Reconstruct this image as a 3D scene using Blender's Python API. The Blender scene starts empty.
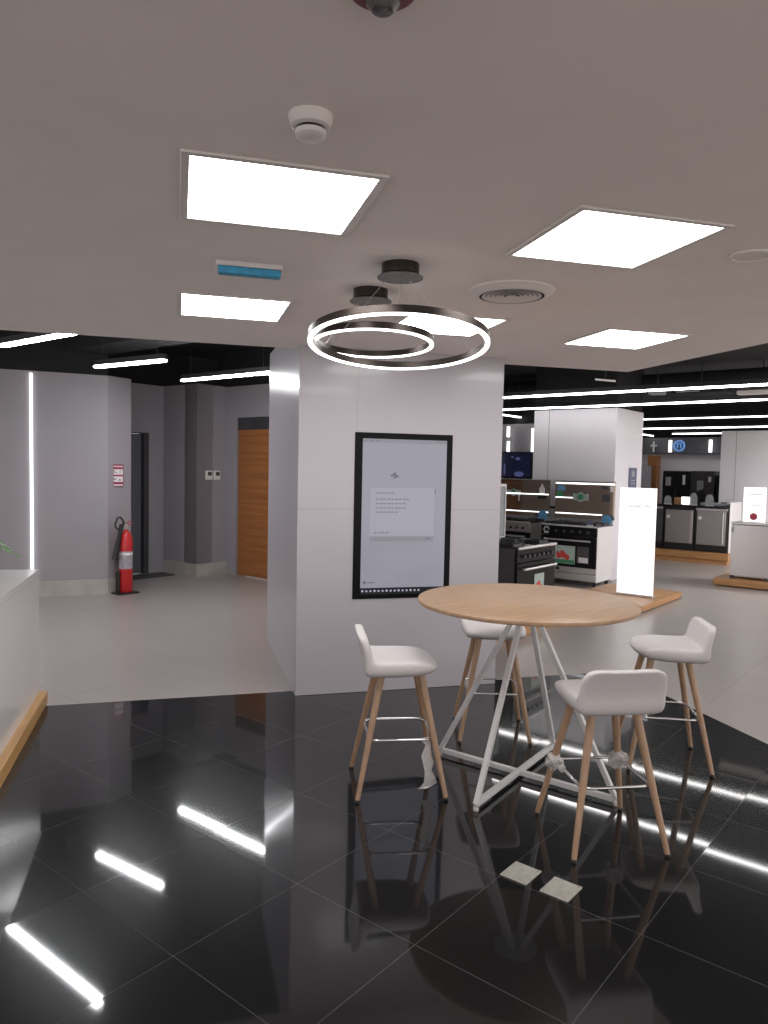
import bpy, bmesh, math, random
from mathutils import Matrix, Vector
random.seed(7)
sc = bpy.context.scene
COL = sc.collection
R = math.radians

# ------------------------------------------------------------------ camera
F_PX, PITCH, ROLL, YAW, EYE = 741.72, 0.05796, 0.0207, R(15.5), 1.7066
def camera():
    cp, sp, cr, sr = math.cos(PITCH), math.sin(PITCH), math.cos(ROLL), math.sin(ROLL)
    fwd = Vector((0, cp, -sp)); right = Vector((1, 0, 0)); up = Vector((0, sp, cp))
    r2 = cr*right + sr*up; u2 = -sr*right + cr*up
    rot = Matrix.Rotation(-YAW, 3, 'Z')
    r2, u2, fwd = rot @ r2, rot @ u2, rot @ fwd
    m = Matrix((r2, u2, -fwd)).transposed().to_4x4()
    m.translation = Vector((0, 0, EYE))
    cd = bpy.data.cameras.new('camera'); co = bpy.data.objects.new('camera', cd); COL.objects.link(co)
    cd.sensor_fit = 'VERTICAL'; cd.sensor_height = 24; cd.sensor_width = 18
    cd.lens = F_PX/1024*24; cd.clip_start = .05; cd.clip_end = 100
    co.matrix_world = m
    sc.camera = co
camera()
# ------------------------------------------------------------------ world and exposure
AMBIENT = .76
PANEL, TUBE, TUBE_LEFT, RING, BOX = 6.6, 9.5, 46.0, 2.5, .61
w = bpy.data.worlds.new('world'); sc.world = w; w.use_nodes = True
w.node_tree.nodes['Background'].inputs[0].default_value = (1.0, .95, .93, 1)
w.node_tree.nodes['Background'].inputs[1].default_value = AMBIENT
vs = sc.view_settings
vs.view_transform = 'Standard'; vs.look = 'None'; vs.gamma = 1; vs.use_curve_mapping = False
vs.exposure = 0.8
sc.cycles.use_denoising = True
sc.cycles.max_bounces = 10; sc.cycles.diffuse_bounces = 6; sc.cycles.glossy_bounces = 5
sc.cycles.caustics_reflective = False; sc.cycles.caustics_refractive = False
sc.cycles.sample_clamp_indirect = 4.0

# added area lamp, unseen past the right edge, brightening the showroom columns
ld = bpy.data.lights.new('added_fill_lamp', 'AREA'); ld.shape = 'RECTANGLE'; ld.size = 6.5; ld.size_y = .12; ld.energy = 195; ld.color = (1, .985, .97)
lo = bpy.data.objects.new('added_fill_lamp', ld); COL.objects.link(lo)
SH = R(35.5); lo.location = (13.6*math.cos(SH)+1.6*math.sin(SH), 13.6*math.sin(SH)-1.6*math.cos(SH), 2.9); lo.rotation_euler = (0, 0, SH+R(90))
# ------------------------------------------------------------------ materials
def srgb(r, g, b):
    f = lambda c: (c/255/12.92) if c/255 <= .04045 else ((c/255+.055)/1.055)**2.4
    return (f(r), f(g), f(b), 1)
def mat(name, col, rough=.5, metal=0., emit=None, strength=0., spec=.5, noise=None, bump=None, coat=0., alpha=1., trans=0.):
    m = bpy.data.materials.new(name); m.use_nodes = True
    nt = m.node_tree; p = nt.nodes['Principled BSDF']
    p.inputs['Base Color'].default_value = col
    p.inputs['Roughness'].default_value = rough; p.inputs['Metallic'].default_value = metal
    p.inputs['Specular IOR Level'].default_value = spec
    if coat: p.inputs['Coat Weight'].default_value = coat; p.inputs['Coat Roughness'].default_value = .08
    if trans: p.inputs['Transmission Weight'].default_value = trans
    if alpha < 1: p.inputs['Alpha'].default_value = alpha
    if emit:
        p.inputs['Emission Color'].default_value = emit; p.inputs['Emission Strength'].default_value = strength
    if noise:                       # (scale, detail, amount, (sx,sy,sz))
        s, d, a, st = noise
        tc = nt.nodes.new('ShaderNodeTexCoord'); mp = nt.nodes.new('ShaderNodeMapping'); mp.inputs['Scale'].default_value = st
        nz = nt.nodes.new('ShaderNodeTexNoise'); nz.inputs['Scale'].default_value = s; nz.inputs['Detail'].default_value = d
        mx = nt.nodes.new('ShaderNodeMix'); mx.data_type = 'RGBA'; mx.blend_type = 'MIX'
        nt.links.new(tc.outputs['Object'], mp.inputs[0]); nt.links.new(mp.outputs[0], nz.inputs['Vector'])
        rp = nt.nodes.new('ShaderNodeMapRange'); rp.inputs[1].default_value = .3; rp.inputs[2].default_value = .7
        nt.links.new(nz.outputs[0], rp.inputs[0]); nt.links.new(rp.outputs[0], mx.inputs[0])
        mx.inputs[6].default_value = tuple(c*(1-a) for c in col[:3])+(1,)
        mx.inputs[7].default_value = tuple(min(1, c*(1+a)) for c in col[:3])+(1,)
        nt.links.new(mx.outputs[2], p.inputs['Base Color'])
        if bump:
            bp = nt.nodes.new('ShaderNodeBump'); bp.inputs['Strength'].default_value = bump; bp.inputs['Distance'].default_value = .002
            nt.links.new(nz.outputs[0], bp.inputs['Height']); nt.links.new(bp.outputs[0], p.inputs['Normal'])
    return m

def tile_mat(name, base, grout, size, off, rough, speck_scale, speck_amt, var, line, rot=R(35.5), spec=.5, cloud=0., tilt=0., coat=0.):
    m = bpy.data.materials.new(name); m.use_nodes = True
    nt = m.node_tree; N = nt.nodes; L = nt.links; p = N['Principled BSDF']
    tc = N.new('ShaderNodeTexCoord')
    vr = N.new('ShaderNodeVectorRotate'); vr.rotation_type = 'Z_AXIS'; vr.inputs['Angle'].default_value = -rot
    L.new(tc.outputs['Object'], vr.inputs['Vector'])
    sub = N.new('ShaderNodeVectorMath'); sub.operation = 'SUBTRACT'; sub.inputs[1].default_value = (off[0], off[1], 0); L.new(vr.outputs[0], sub.inputs[0])
    dv = N.new('ShaderNodeVectorMath'); dv.operation = 'SCALE'; dv.inputs['Scale'].default_value = 1/size; L.new(sub.outputs[0], dv.inputs[0])
    fl = N.new('ShaderNodeVectorMath'); fl.operation = 'FLOOR'; L.new(dv.outputs[0], fl.inputs[0])
    fr = N.new('ShaderNodeVectorMath'); fr.operation = 'FRACTION'; L.new(dv.outputs[0], fr.inputs[0])
    sp = N.new('ShaderNodeSeparateXYZ'); L.new(fr.outputs[0], sp.inputs[0])
    def edge(o):
        a = N.new('ShaderNodeMath'); a.operation = 'SUBTRACT'; a.inputs[1].default_value = .5; L.new(o, a.inputs[0])
        b = N.new('ShaderNodeMath'); b.operation = 'ABSOLUTE'; L.new(a.outputs[0], b.inputs[0])
        c = N.new('ShaderNodeMath'); c.operation = 'GREATER_THAN'; c.inputs[1].default_value = .5-line/size/2; L.new(b.outputs[0], c.inputs[0]); return c.outputs[0]
    mxm = N.new('ShaderNodeMath'); mxm.operation = 'MAXIMUM'; L.new(edge(sp.outputs[0]), mxm.inputs[0]); L.new(edge(sp.outputs[1]), mxm.inputs[1])
    wn = N.new('ShaderNodeTexWhiteNoise'); wn.noise_dimensions = '2D'; L.new(fl.outputs[0], wn.inputs['Vector'])
    nz = N.new('ShaderNodeTexNoise'); nz.inputs['Scale'].default_value = speck_scale; nz.inputs['Detail'].default_value = 3; L.new(tc.outputs['Object'], nz.inputs['Vector'])
    nz2 = N.new('ShaderNodeTexNoise'); nz2.inputs['Scale'].default_value = 2.2; nz2.inputs['Detail'].default_value = 5; L.new(tc.outputs['Object'], nz2.inputs['Vector'])
    # multiplier = 1 + var*(white-.5) + speck*(noise-.5)*2 + cloud*(noise2-.5)*2
    def ma(o, k, c):
        a = N.new('ShaderNodeMath'); a.operation = 'MULTIPLY_ADD'; L.new(o, a.inputs[0]); a.inputs[1].default_value = k; a.inputs[2].default_value = c; return a.outputs[0]
    def add(o1, o2):
        a = N.new('ShaderNodeMath'); a.operation = 'ADD'; L.new(o1, a.inputs[0]); L.new(o2, a.inputs[1]); return a.outputs[0]
    mul = add(add(ma(wn.outputs['Value'], var, 1-var/2), ma(nz.outputs[0], 2*speck_amt, -speck_amt)), ma(nz2.outputs[0], 2*cloud, -cloud))
    sc_ = N.new('ShaderNodeVectorMath'); sc_.operation = 'SCALE'; sc_.inputs[0].default_value = base[:3]; L.new(mul, sc_.inputs['Scale'])
    mx = N.new('ShaderNodeMix'); mx.data_type = 'RGBA'; L.new(mxm.outputs[0], mx.inputs[0]); L.new(sc_.outputs[0], mx.inputs[6]); mx.inputs[7].default_value = grout
    L.new(mx.outputs[2], p.inputs['Base Color'])
    L.new(ma(mxm.outputs[0], .4, rough), p.inputs['Roughness'])
    p.inputs['Specular IOR Level'].default_value = spec
    if coat:
        p.inputs['Coat Weight'].default_value = coat; p.inputs['Coat Roughness'].default_value = .045; p.inputs['Coat IOR'].default_value = 1.5
    if tilt:
        c = N.new('ShaderNodeVectorMath'); c.operation = 'SUBTRACT'; c.inputs[1].default_value = (.5, .5, .5); L.new(wn.outputs['Color'], c.inputs[0])
        k = N.new('ShaderNodeVectorMath'); k.operation = 'SCALE'; k.inputs['Scale'].default_value = tilt; L.new(c.outputs[0], k.inputs[0])
        g = N.new('ShaderNodeNewGeometry'); a = N.new('ShaderNodeVectorMath'); a.operation = 'ADD'; L.new(g.outputs['Normal'], a.inputs[0]); L.new(k.outputs[0], a.inputs[1])
        nn = N.new('ShaderNodeVectorMath'); nn.operation = 'NORMALIZE'; L.new(a.outputs[0], nn.inputs[0]); L.new(nn.outputs[0], p.inputs['Normal']); L.new(nn.outputs[0], p.inputs['Coat Normal'])
    return m

M = {}
M['granite'] = tile_mat('black_granite', (.0090, .0090, .0104, 1), (.075, .075, .075, 1), .6, (.29, .309), .24, 260, .3, .25, .003, spec=.05, tilt=.006, coat=.92)
M['stone'] = tile_mat('beige_stone', (.365, .328, .312, 1), (.30, .272, .258, 1), 1.2, (.29, .33), .30, 60, .03, .03, .004, cloud=.10)
M['ceil'] = mat('ceiling_paint', (.86, .80, .775, 1), .85, noise=(3, 2, .02, (1, 1, 1)))
M['black_ceil'] = mat('black_ceiling_paint', (.007, .007, .008, 1), .85, noise=(2, 3, .4, (1, 1, 1)))
M['black_duct'] = mat('black_duct_paint', (.004, .004, .0045, 1), .8, noise=(6, 2, .3, (1, 1, 1)))
M['pillar'] = mat('pillar_laminate', (.48, .458, .498, 1), .28, coat=.25, noise=(1.5, 2, .015, (1, 1, 1)))
M['seam'] = mat('panel_seam', (.33, .32, .34, 1), .6)
M['wall'] = mat('grey_wall_paint', (.325, .303, .325, 1), .6, noise=(2, 3, .03, (1, 1, 1)))
M['column'] = mat('column_laminate', (.80, .775, .815, 1), .32, noise=(2, 2, .02, (1, 1, 1)))
M['skirt'] = mat('stone_skirting', (.43, .405, .375, 1), .5, noise=(5, 4, .12, (1, 1, 1)))
M['door_grey'] = mat('grey_door_paint', (.13, .14, .16, 1), .45, noise=(3, 2, .04, (1, 1, 1)))
M['darkgrey'] = mat('dark_grey', (.05, .05, .055, 1), .5, noise=(4, 2, .1, (1, 1, 1)))
M['fascia'] = mat('dark_fascia', (.10, .10, .115, 1), .45, noise=(2, 2, .06, (1, 1, 1)))
M['orange_wood'] = mat('orange_wood', (.33, .125, .038, 1), .45, noise=(3, 6, .28, (.25, .25, 9)))
M['oak'] = mat('oak_veneer', (.385, .245, .145, 1), .34, noise=(4, 6, .16, (.8, 9, 9)))
M['oak_edge'] = mat('oak_edge', (.36, .20, .10, 1), .45, noise=(8, 4, .15, (1, 1, 1)))
M['beech'] = mat('beech_leg', (.45, .29, .185, 1), .42, noise=(9, 5, .14, (6, 6, .7)))
M['plat_wood'] = mat('platform_wood', (.46, .235, .095, 1), .40, noise=(4, 6, .18, (.9, .9, 9)))
M['desk_wood'] = mat('desk_plinth_wood', (.50, .285, .105, 1), .42, noise=(4, 6, .16, (7, .7, 7)))
M['white_leather'] = mat('white_leatherette', (.67, .635, .635, 1), .5, noise=(120, 2, .02, (1, 1, 1)), bump=.15)
M['white_metal'] = mat('white_powder_coat', (.78, .78, .79, 1), .38, noise=(30, 1, .01, (1, 1, 1)))
M['white'] = mat('white_enamel', (.80, .775, .78, 1), .35, noise=(6, 1, .01, (1, 1, 1)))
M['plastic'] = mat('white_plastic', (.74, .70, .68, 1), .45, noise=(6, 1, .01, (1, 1, 1)))
M['desk'] = mat('desk_white_gloss', (.67, .648, .65, 1), .2, noise=(2, 2, .02, (1, 1, 1)))
M['black'] = mat('black_plastic', (.012, .012, .013, 1), .35, noise=(20, 1, .1, (1, 1, 1)))
M['black_gloss'] = mat('black_glass', (.008, .008, .010, 1), .06, noise=(20, 1, .1, (1, 1, 1)))
M['bezel'] = mat('screen_bezel', (.006, .006, .007, 1), .3, spec=.12, noise=(20, 1, .1, (1, 1, 1)))
M['bronze'] = mat('bronze_metal', (.045, .036, .032, 1), .32, .75, noise=(14, 3, .25, (1, 1, 12)))
M['bronze_flat'] = mat('bronze_canopy', (.14, .125, .115, 1), .45, .5, noise=(14, 3, .1, (1, 1, 1)))
M['chrome'] = mat('chrome', (.80, .80, .80, 1), .12, 1., noise=(10, 1, .02, (1, 1, 1)))
M['steel'] = mat('brushed_steel', (.50, .475, .455, 1), .30, .9, noise=(6, 4, .06, (1, 1, 30)))
M['steel_light'] = mat('light_steel', (.62, .60, .60, 1), .36, .75, noise=(6, 4, .05, (1, 1, 30)))
M['socket'] = mat('socket_steel', (.62, .61, .55, 1), .35, .5, noise=(30, 3, .12, (1, 1, 1)))
M['mirror_bronze'] = mat('bronze_mirror_glass', (.46, .37, .30, 1), .05, .85, noise=(3, 1, .03, (1, 1, 1)))
M['red'] = mat('extinguisher_red', (.55, .018, .022, 1), .3, coat=.3, noise=(5, 1, .03, (1, 1, 1)))
M['dark_red'] = mat('dark_red', (.16, .02, .03, 1), .5, noise=(5, 1, .05, (1, 1, 1)))
M['sign_red'] = mat('sign_red', (.30, .03, .07, 1), .6, noise=(5, 1, .05, (1, 1, 1)))
M['paper'] = mat('white_paper', (.80, .76, .78, 1), .6, noise=(8, 1, .02, (1, 1, 1)))
M['grey_paper'] = mat('grey_print', (.35, .33, .36, 1), .6, noise=(40, 2, .3, (1, 1, 1)))
M['green'] = mat('sticker_green', (.05, .25, .12, 1), .5, noise=(20, 2, .1, (1, 1, 1)))
M['blue'] = mat('sticker_blue', (.13, .35, .60, 1), .5, noise=(20, 2, .1, (1, 1, 1)))
M['film_blue'] = mat('blue_film', (.03, .30, .52, 1), .35, noise=(30, 2, .2, (1, 1, 1)))
M['mint'] = mat('mint_poster', (.42, .52, .48, 1), .5, noise=(20, 2, .05, (1, 1, 1)))
M['pepper'] = mat('poster_red', (.62, .06, .05, 1), .5, noise=(60, 3, .35, (1, 1, 1)))
M['navy'] = mat('navy_sign', (.10, .11, .19, 1), .5, noise=(20, 2, .1, (1, 1, 1)))
M['leaf'] = mat('leaf_green', (.10, .30, .03, 1), .5, noise=(30, 2, .2, (1, 1, 1)))
M['soil'] = mat('soil', (.03, .02, .012, 1), .9, noise=(60, 3, .4, (1, 1, 1)))
M['brown'] = mat('cardboard_brown', (.38, .19, .09, 1), .6, noise=(10, 2, .1, (1, 1, 1)))
M['grey_prod'] = mat('grey_plastic', (.30, .31, .33, 1), .4, noise=(10, 2, .1, (1, 1, 1)))
M['fridge_dark'] = mat('dark_steel_door', (.085, .08, .08, 1), .3, .6, noise=(4, 2, .08, (1, 1, 20)))
M['film'] = mat('torn_clear_film', (.80, .78, .77, 1), .3, noise=(40, 3, .1, (1, 1, 1)), alpha=.8)
M['cable'] = mat('steel_cable', (.55, .53, .52, 1), .3, .8, noise=(10, 1, .02, (1, 1, 1)))
M['glass'] = mat('clear_dome', (.85, .84, .85, 1), .05, trans=.9, noise=(5, 1, .01, (1, 1, 1)))
def emit_mat(name, col, s):
    return mat(name, (.8, .8, .8, 1), .5, emit=col, strength=s, noise=(3, 1, .01, (1, 1, 1)))
M['panel'] = emit_mat('panel_light', (1, .985, .97, 1), PANEL)
M['tube'] = emit_mat('tube_light', (1, .985, .97, 1), TUBE)
M['tube_left'] = emit_mat('tube_light_left', (.97, .98, 1, 1), TUBE_LEFT)
M['tube_mid'] = emit_mat('tube_light_mid', (1, .985, .97, 1), 7.5)
M['tube_far'] = emit_mat('tube_light_far', (1, .985, .97, 1), 4.5)
M['lightbox_edge'] = emit_mat('lightbox_edge', (1, .975, .985, 1), .42)
M['strip'] = emit_mat('strip_light', (.97, .98, 1, 1), 1.3)
M['ring'] = emit_mat('ring_light', (1, .98, .95, 1), RING)
M['lightbox'] = emit_mat('lightbox_face', (1, .975, .985, 1), BOX)
M['tag_lit'] = emit_mat('lit_white_tag', (1, 1, 1, 1), 1.2)
M['screen'] = mat('screen_lit', (.05, .05, .06, 1), .12, emit=(0.140, 0.140, 0.165, 1), strength=1, noise=(2, 1, .05, (1, 1, 1)))
M['screen_card'] = mat('screen_card', (.05, .05, .06, 1), .12, emit=(0.162, 0.162, 0.191, 1), strength=1, noise=(2, 1, .05, (1, 1, 1)))
M['screen_bar'] = mat('screen_bar', (.05, .05, .06, 1), .12, emit=(0.114, 0.111, 0.128, 1), strength=1, noise=(2, 1, .05, (1, 1, 1)))
M['screen_ink'] = mat('screen_ink', (.03, .03, .04, 1), .12, emit=(0.068, 0.066, 0.085, 1), strength=1, noise=(2, 1, .05, (1, 1, 1)))
M['screen_dark'] = mat('screen_dark', (.02, .02, .025, 1), .12, emit=(.003, .003, .004, 1), spec=.12, strength=1, noise=(2, 1, .05, (1, 1, 1)))
M['screen_icon'] = mat('screen_icon', (.05, .05, .06, 1), .12, emit=(.2, .21, .25, 1), strength=1, noise=(2, 1, .05, (1, 1, 1)))
M['blue_lit'] = mat('blue_lit', (.05, .06, .1, 1), .2, emit=(.13, .28, .62, 1), strength=.55, noise=(2, 1, .05, (1, 1, 1)))
M['tv_glow'] = mat('tv_picture', (.01, .01, .02, 1), .08, emit=(.002, .003, .009, 1), strength=1.0, noise=(5, 3, .6, (1, 1, 1)))
M['tv_light'] = mat('tv_picture_light', (.01, .01, .02, 1), .08, emit=(.03, .035, .09, 1), strength=1.0, noise=(5, 3, .4, (1, 1, 1)))
M['ink'] = mat('print_grey', (.22, .22, .23, 1), .6, noise=(20, 1, .05, (1, 1, 1)))
M['print_red'] = mat('print_red', (.45, .05, .09, 1), .6, noise=(20, 1, .05, (1, 1, 1)))

# ------------------------------------------------------------------ mesh helpers
class B:
    def __init__(s): s.bm = bmesh.new()
    def box(s, x0, x1, y0, y1, z0, z1):
        m = Matrix.Translation(((x0+x1)/2, (y0+y1)/2, (z0+z1)/2)) @ Matrix.Diagonal((abs(x1-x0), abs(y1-y0), abs(z1-z0), 1))
        bmesh.ops.create_cube(s.bm, size=1, matrix=m); return s
    def obox(s, c, ax, ay, az, sx, sy, sz):
        rot = Matrix((Vector(ax).normalized(), Vector(ay).normalized(), Vector(az).normalized())).transposed().to_4x4()
        bmesh.ops.create_cube(s.bm, size=1, matrix=Matrix.Translation(c) @ rot @ Matrix.Diagonal((sx, sy, sz, 1))); return s
    def bar(s, p, q, wd, ht):            # square tube p->q
        p, q = Vector(p), Vector(q); d = (q-p); L = d.length; d.normalize()
        side = d.cross(Vector((0, 0, 1))); side = Vector((1, 0, 0)) if side.length < 1e-4 else side.normalized()
        up = side.cross(d)
        return s.obox((p+q)/2, d, side, up, L, wd, ht)
    def cyl(s, p, q, r0, r1=None, n=20, cap=True):
        r1 = r0 if r1 is None else r1
        p, q = Vector(p), Vector(q); d = q-p
        rot = Vector((0, 0, 1)).rotation_difference(d.normalized()).to_matrix().to_4x4()
        bmesh.ops.create_cone(s.bm, cap_ends=cap, segments=n, radius1=r0, radius2=r1, depth=d.length, matrix=Matrix.Translation((p+q)/2) @ rot); return s
    def lathe(s, prof, c=(0, 0, 0), n=32, closed=False):
        bm = s.bm; rings = []
        for r, z in prof:
            rings.append([bm.verts.new((c[0]+r*math.cos(2*math.pi*k/n), c[1]+r*math.sin(2*math.pi*k/n), c[2]+z)) for k in range(n)] if r > 1e-6 else [bm.verts.new((c[0], c[1], c[2]+z))])
        pairs = list(zip(rings, rings[1:])) + ([(rings[-1], rings[0])] if closed else [])
        for a, b in pairs:
            for k in range(n):
                k2 = (k+1) % n
                if len(a) == 1 and len(b) == 1: continue
                if len(a) == 1: bm.faces.new((a[0], b[k2], b[k]))
                elif len(b) == 1: bm.faces.new((a[k], a[k2], b[0]))
                else: bm.faces.new((a[k], a[k2], b[k2], b[k]))
        return s
    def tube(s, pts, r, closed=False, n=8):
        bm = s.bm; P = [Vector(p) for p in pts]; rings = []; N = len(P)
        prev = None
        for i, p in enumerate(P):
            a = P[(i-1) % N] if closed or i else P[i]; b = P[(i+1) % N] if closed or i < N-1 else P[i]
            t = (b-a).normalized()
            ref = prev if prev is not None else (Vector((0, 0, 1)) if abs(t.z) < .9 else Vector((1, 0, 0)))
            u = (ref - t*ref.dot(t)).normalized(); v = t.cross(u); prev = u
            rr = r(i/(N-1)) if callable(r) else r
            rings.append([bm.verts.new(p + (u*math.cos(2*math.pi*k/n)+v*math.sin(2*math.pi*k/n))*rr) for k in range(n)])
        prs = list(zip(rings, rings[1:])) + ([(rings[-1], rings[0])] if closed else [])
        for a, b in prs:
            for k in range(n): bm.faces.new((a[k], a[(k+1) % n], b[(k+1) % n], b[k]))
        if not closed: bm.faces.new(rings[0][::-1]); bm.faces.new(rings[-1])
        return s
    def prism(s, poly, z0, z1):
        bm = s.bm; a = [bm.verts.new((x, y, z0)) for x, y in poly]; b = [bm.verts.new((x, y, z1)) for x, y in poly]; n = len(poly)
        bm.faces.new(a[::-1]); bm.faces.new(b)
        for k in range(n): bm.faces.new((a[k], a[(k+1) % n], b[(k+1) % n], b[k]))
        return s
    def prism_x(s, poly, x0, x1):        # polygon in (y,z), extruded along x
        bm = s.bm; a = [bm.verts.new((x0, y, z)) for y, z in poly]; b = [bm.verts.new((x1, y, z)) for y, z in poly]; n = len(poly)
        bm.faces.new(a[::-1]); bm.faces.new(b)
        for k in range(n): bm.faces.new((a[k], a[(k+1) % n], b[(k+1) % n], b[k]))
        return s
    def ball(s, c, r, sx=1, sy=1, sz=1, n=12):
        bmesh.ops.create_uvsphere(s.bm, u_segments=n, v_segments=max(6, n//2), radius=r, matrix=Matrix.Translation(c) @ Matrix.Diagonal((sx, sy, sz, 1))); return s

def obj(name, b, m, parent=None, bevel=0., smooth=True, loc=None, rotz=0., seg=2):
    bmesh.ops.recalc_face_normals(b.bm, faces=b.bm.faces)
    me = bpy.data.meshes.new(name); b.bm.to_mesh(me); b.bm.free()
    me.materials.append(M[m] if isinstance(m, str) else m)
    if smooth:
        me.polygons.foreach_set('use_smooth', [True]*len(me.polygons)); me.set_sharp_from_angle(angle=R(38))
    o = bpy.data.objects.new(name, me); COL.objects.link(o)
    if parent: o.parent = parent
    if loc is not None: o.location = loc
    o.rotation_euler.z = rotz
    if bevel:
        md = o.modifiers.new('bevel', 'BEVEL'); md.width = bevel; md.segments = seg; md.limit_method = 'ANGLE'; md.angle_limit = R(40); md.harden_normals = False
    return o
def tag(o, label, cat, group=None):
    o['label'] = label; o['category'] = cat
    if group: o['group'] = group
    return o
def thing(name, label, cat, loc=(0, 0, 0), rotz=0., group=None):
    o = bpy.data.objects.new(name, None); COL.objects.link(o); o.empty_display_size = .1
    o.location = loc; o.rotation_euler = (0, 0, rotz)
    return tag(o, label, cat, group)
def struct(name, b, m, parent=None, **k):
    o = obj(name, b, m, parent, **k)
    if parent is None: o['kind'] = 'structure'
    return o
def dup(root, loc, rotz, label, group=None, rename=None):
    r = root.copy(); COL.objects.link(r); r.location = loc; r.rotation_euler = (0, 0, rotz); r['label'] = label
    if group: r['group'] = group
    for ch in list(root.children):
        c = ch.copy(); COL.objects.link(c); c.parent = r
        for g in list(ch.children):
            d = g.copy(); COL.objects.link(d); d.parent = c
    return r
def part_label(o, label): o['label'] = label; return o
def text(name, body, size, m, parent, matrix):
    cu = bpy.data.curves.new(name, 'FONT'); cu.body = body; cu.size = size; cu.align_x = 'CENTER'; cu.align_y = 'CENTER'; cu.extrude = .0006
    cu.materials.append(M[m]); tmp = bpy.data.objects.new(name, cu); COL.objects.link(tmp)
    bpy.context.view_layer.update()
    me = bpy.data.meshes.new_from_object(tmp.evaluated_get(bpy.context.evaluated_depsgraph_get())); bpy.data.objects.remove(tmp)
    o = bpy.data.objects.new(name, me); COL.objects.link(o); o.parent = parent; o.matrix_local = matrix; return o

# showroom axes: s1 runs away to the right at 35.5 degrees, s2 runs away to the left
SA = R(35.5)
def S(a, b, z=0.): return (a*math.cos(SA)-b*math.sin(SA), a*math.sin(SA)+b*math.cos(SA), z)

# ------------------------------------------------------------------ setting: floors, ceilings
CZ = 2.593
struct('floor', B().prism([(-6, .5), (3.64, .5), (3.64, 5.55), (-6, 5.55)], -.05, 0), 'granite')
struct('floor', B().prism([(-9, 5.55), (3.64, 5.55), (3.64, .5), (-9, .5), (-9, -5), (30, -5), (30, 32), (-9, 32)], -.05, 0), 'stone')
struct('ceiling', B().prism([(-6, -2.2), (3.76, -2.2), (3.76, 5.72), (1.6, 5.72), (1.6, 5.6), (-6, 5.6)], CZ, CZ+.25), 'ceil')
struct('ceiling', B().prism([(-9, 5.5), (3.7, 5.5), (3.7, 2.2), (30, 28.5), (30, 32), (-9, 32)], 3.5, 3.6), 'black_ceil')

# pillar with its panel joints
PX0, PX1, PY0, PY1 = .842, 2.46, 5.42, 7.27
pil = struct('pillar', B().box(PX0, PX1, PY0, PY1, 0, CZ+.2), 'pillar', bevel=.004)
struct('panel_seam', B().box(PX0-.0015, 1.27, PY0-.0015, PY0+.001, 1.398, 1.4015), 'seam', pil)
struct('panel_seam', B().box(2.035, PX1-.003, PY0-.0015, PY0+.001, 1.3985, 1.402), 'seam', pil)
struct('panel_seam', B().box(1.282, 1.284, PY0-.001, PY0+.001, 1.98, CZ), 'seam', pil)

# left hall: wall A carries a light strip, then a short return, a recess with a door, a thermostat wall and a wooden door
WT = 2.83
def swall(name, a, b, th, z0, z1, m, parent=None, **k):
    """wall between two points, thickness th to the left of a->b"""
    a, b = Vector(a[:2]), Vector(b[:2]); d = (b-a).normalized(); n = Vector((-d.y, d.x))*th
    return struct(name, B().prism([tuple(a), tuple(b), tuple(b+n), tuple(a+n)], z0, z1), m, parent, **k)
A0, A1 = (-6.0, 9.53), (-.883, 10.225)
B1 = S(5.60, 8.915)
swall('wall_left', A0, A1, .25, 0, WT, 'wall')
swall('wall_left', A1, B1, .06, 0, WT, 'wall')
swall('wall_recess', S(5.60, 8.915), S(5.60, 10.2), .06, 0, WT, 'wall')
swall('wall_door', S(5.5, 10.12), S(6.18, 10.12), .2, 0, WT+.1, 'wall')   # beside and above the grey door
swall('wall_door', S(6.72, 10.12), S(6.93, 10.12), .2, 0, WT+.1, 'wall')
swall('wall_door', S(6.18, 10.12), S(6.72, 10.12), .2, 2.19, WT+.1, 'wall')
swall('wall_recess', S(6.93, 10.3), S(6.93, 9.27), .3, 0, WT+.1, 'wall')
swall('wall_thermostat', S(6.93, 9.27), S(7.55, 9.27), .3, 0, WT+.1, 'wall')
swall('wall_wood_door', S(7.50, 9.3), S(7.50, 5.9), .2, 2.45, WT+.1, 'wall')
swall('wall_wood_door', S(7.50, 9.3), S(7.50, 9.04), .2, 0, 2.45, 'wall')
swall('wall_wood_door', S(7.50, 7.9), S(7.50, 5.9), .2, 0, 2.45, 'wall')
swall('trim_1', S(7.53, 9.04), S(7.53, 7.9), .05, 2.26, 2.45, 'darkgrey')
# upper dark zone above the walls
swall('wall_upper', A0, A1, .25, WT, 3.5, 'black_ceil')
swall('wall_upper', S(5.2, 10.3), S(8.5, 10.3), .2, WT+.1, 3.5, 'black_ceil')
swall('wall_upper', S(7.6, 9.6), S(7.6, 5.9), .2, WT+.1, 3.5, 'black_ceil')
# skirting
def skirt(name, a, b, h=.20, th=.012): return swall(name, a, b, -th, 0, h, 'skirt')
skirt('baseboard_left', A0, A1); skirt('baseboard_left', A1, B1)
skirt('baseboard_recess', S(6.93, 10.12), S(6.93, 9.258))
skirt('baseboard_recess', S(6.92, 9.27), S(7.50, 9.27))
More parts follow.
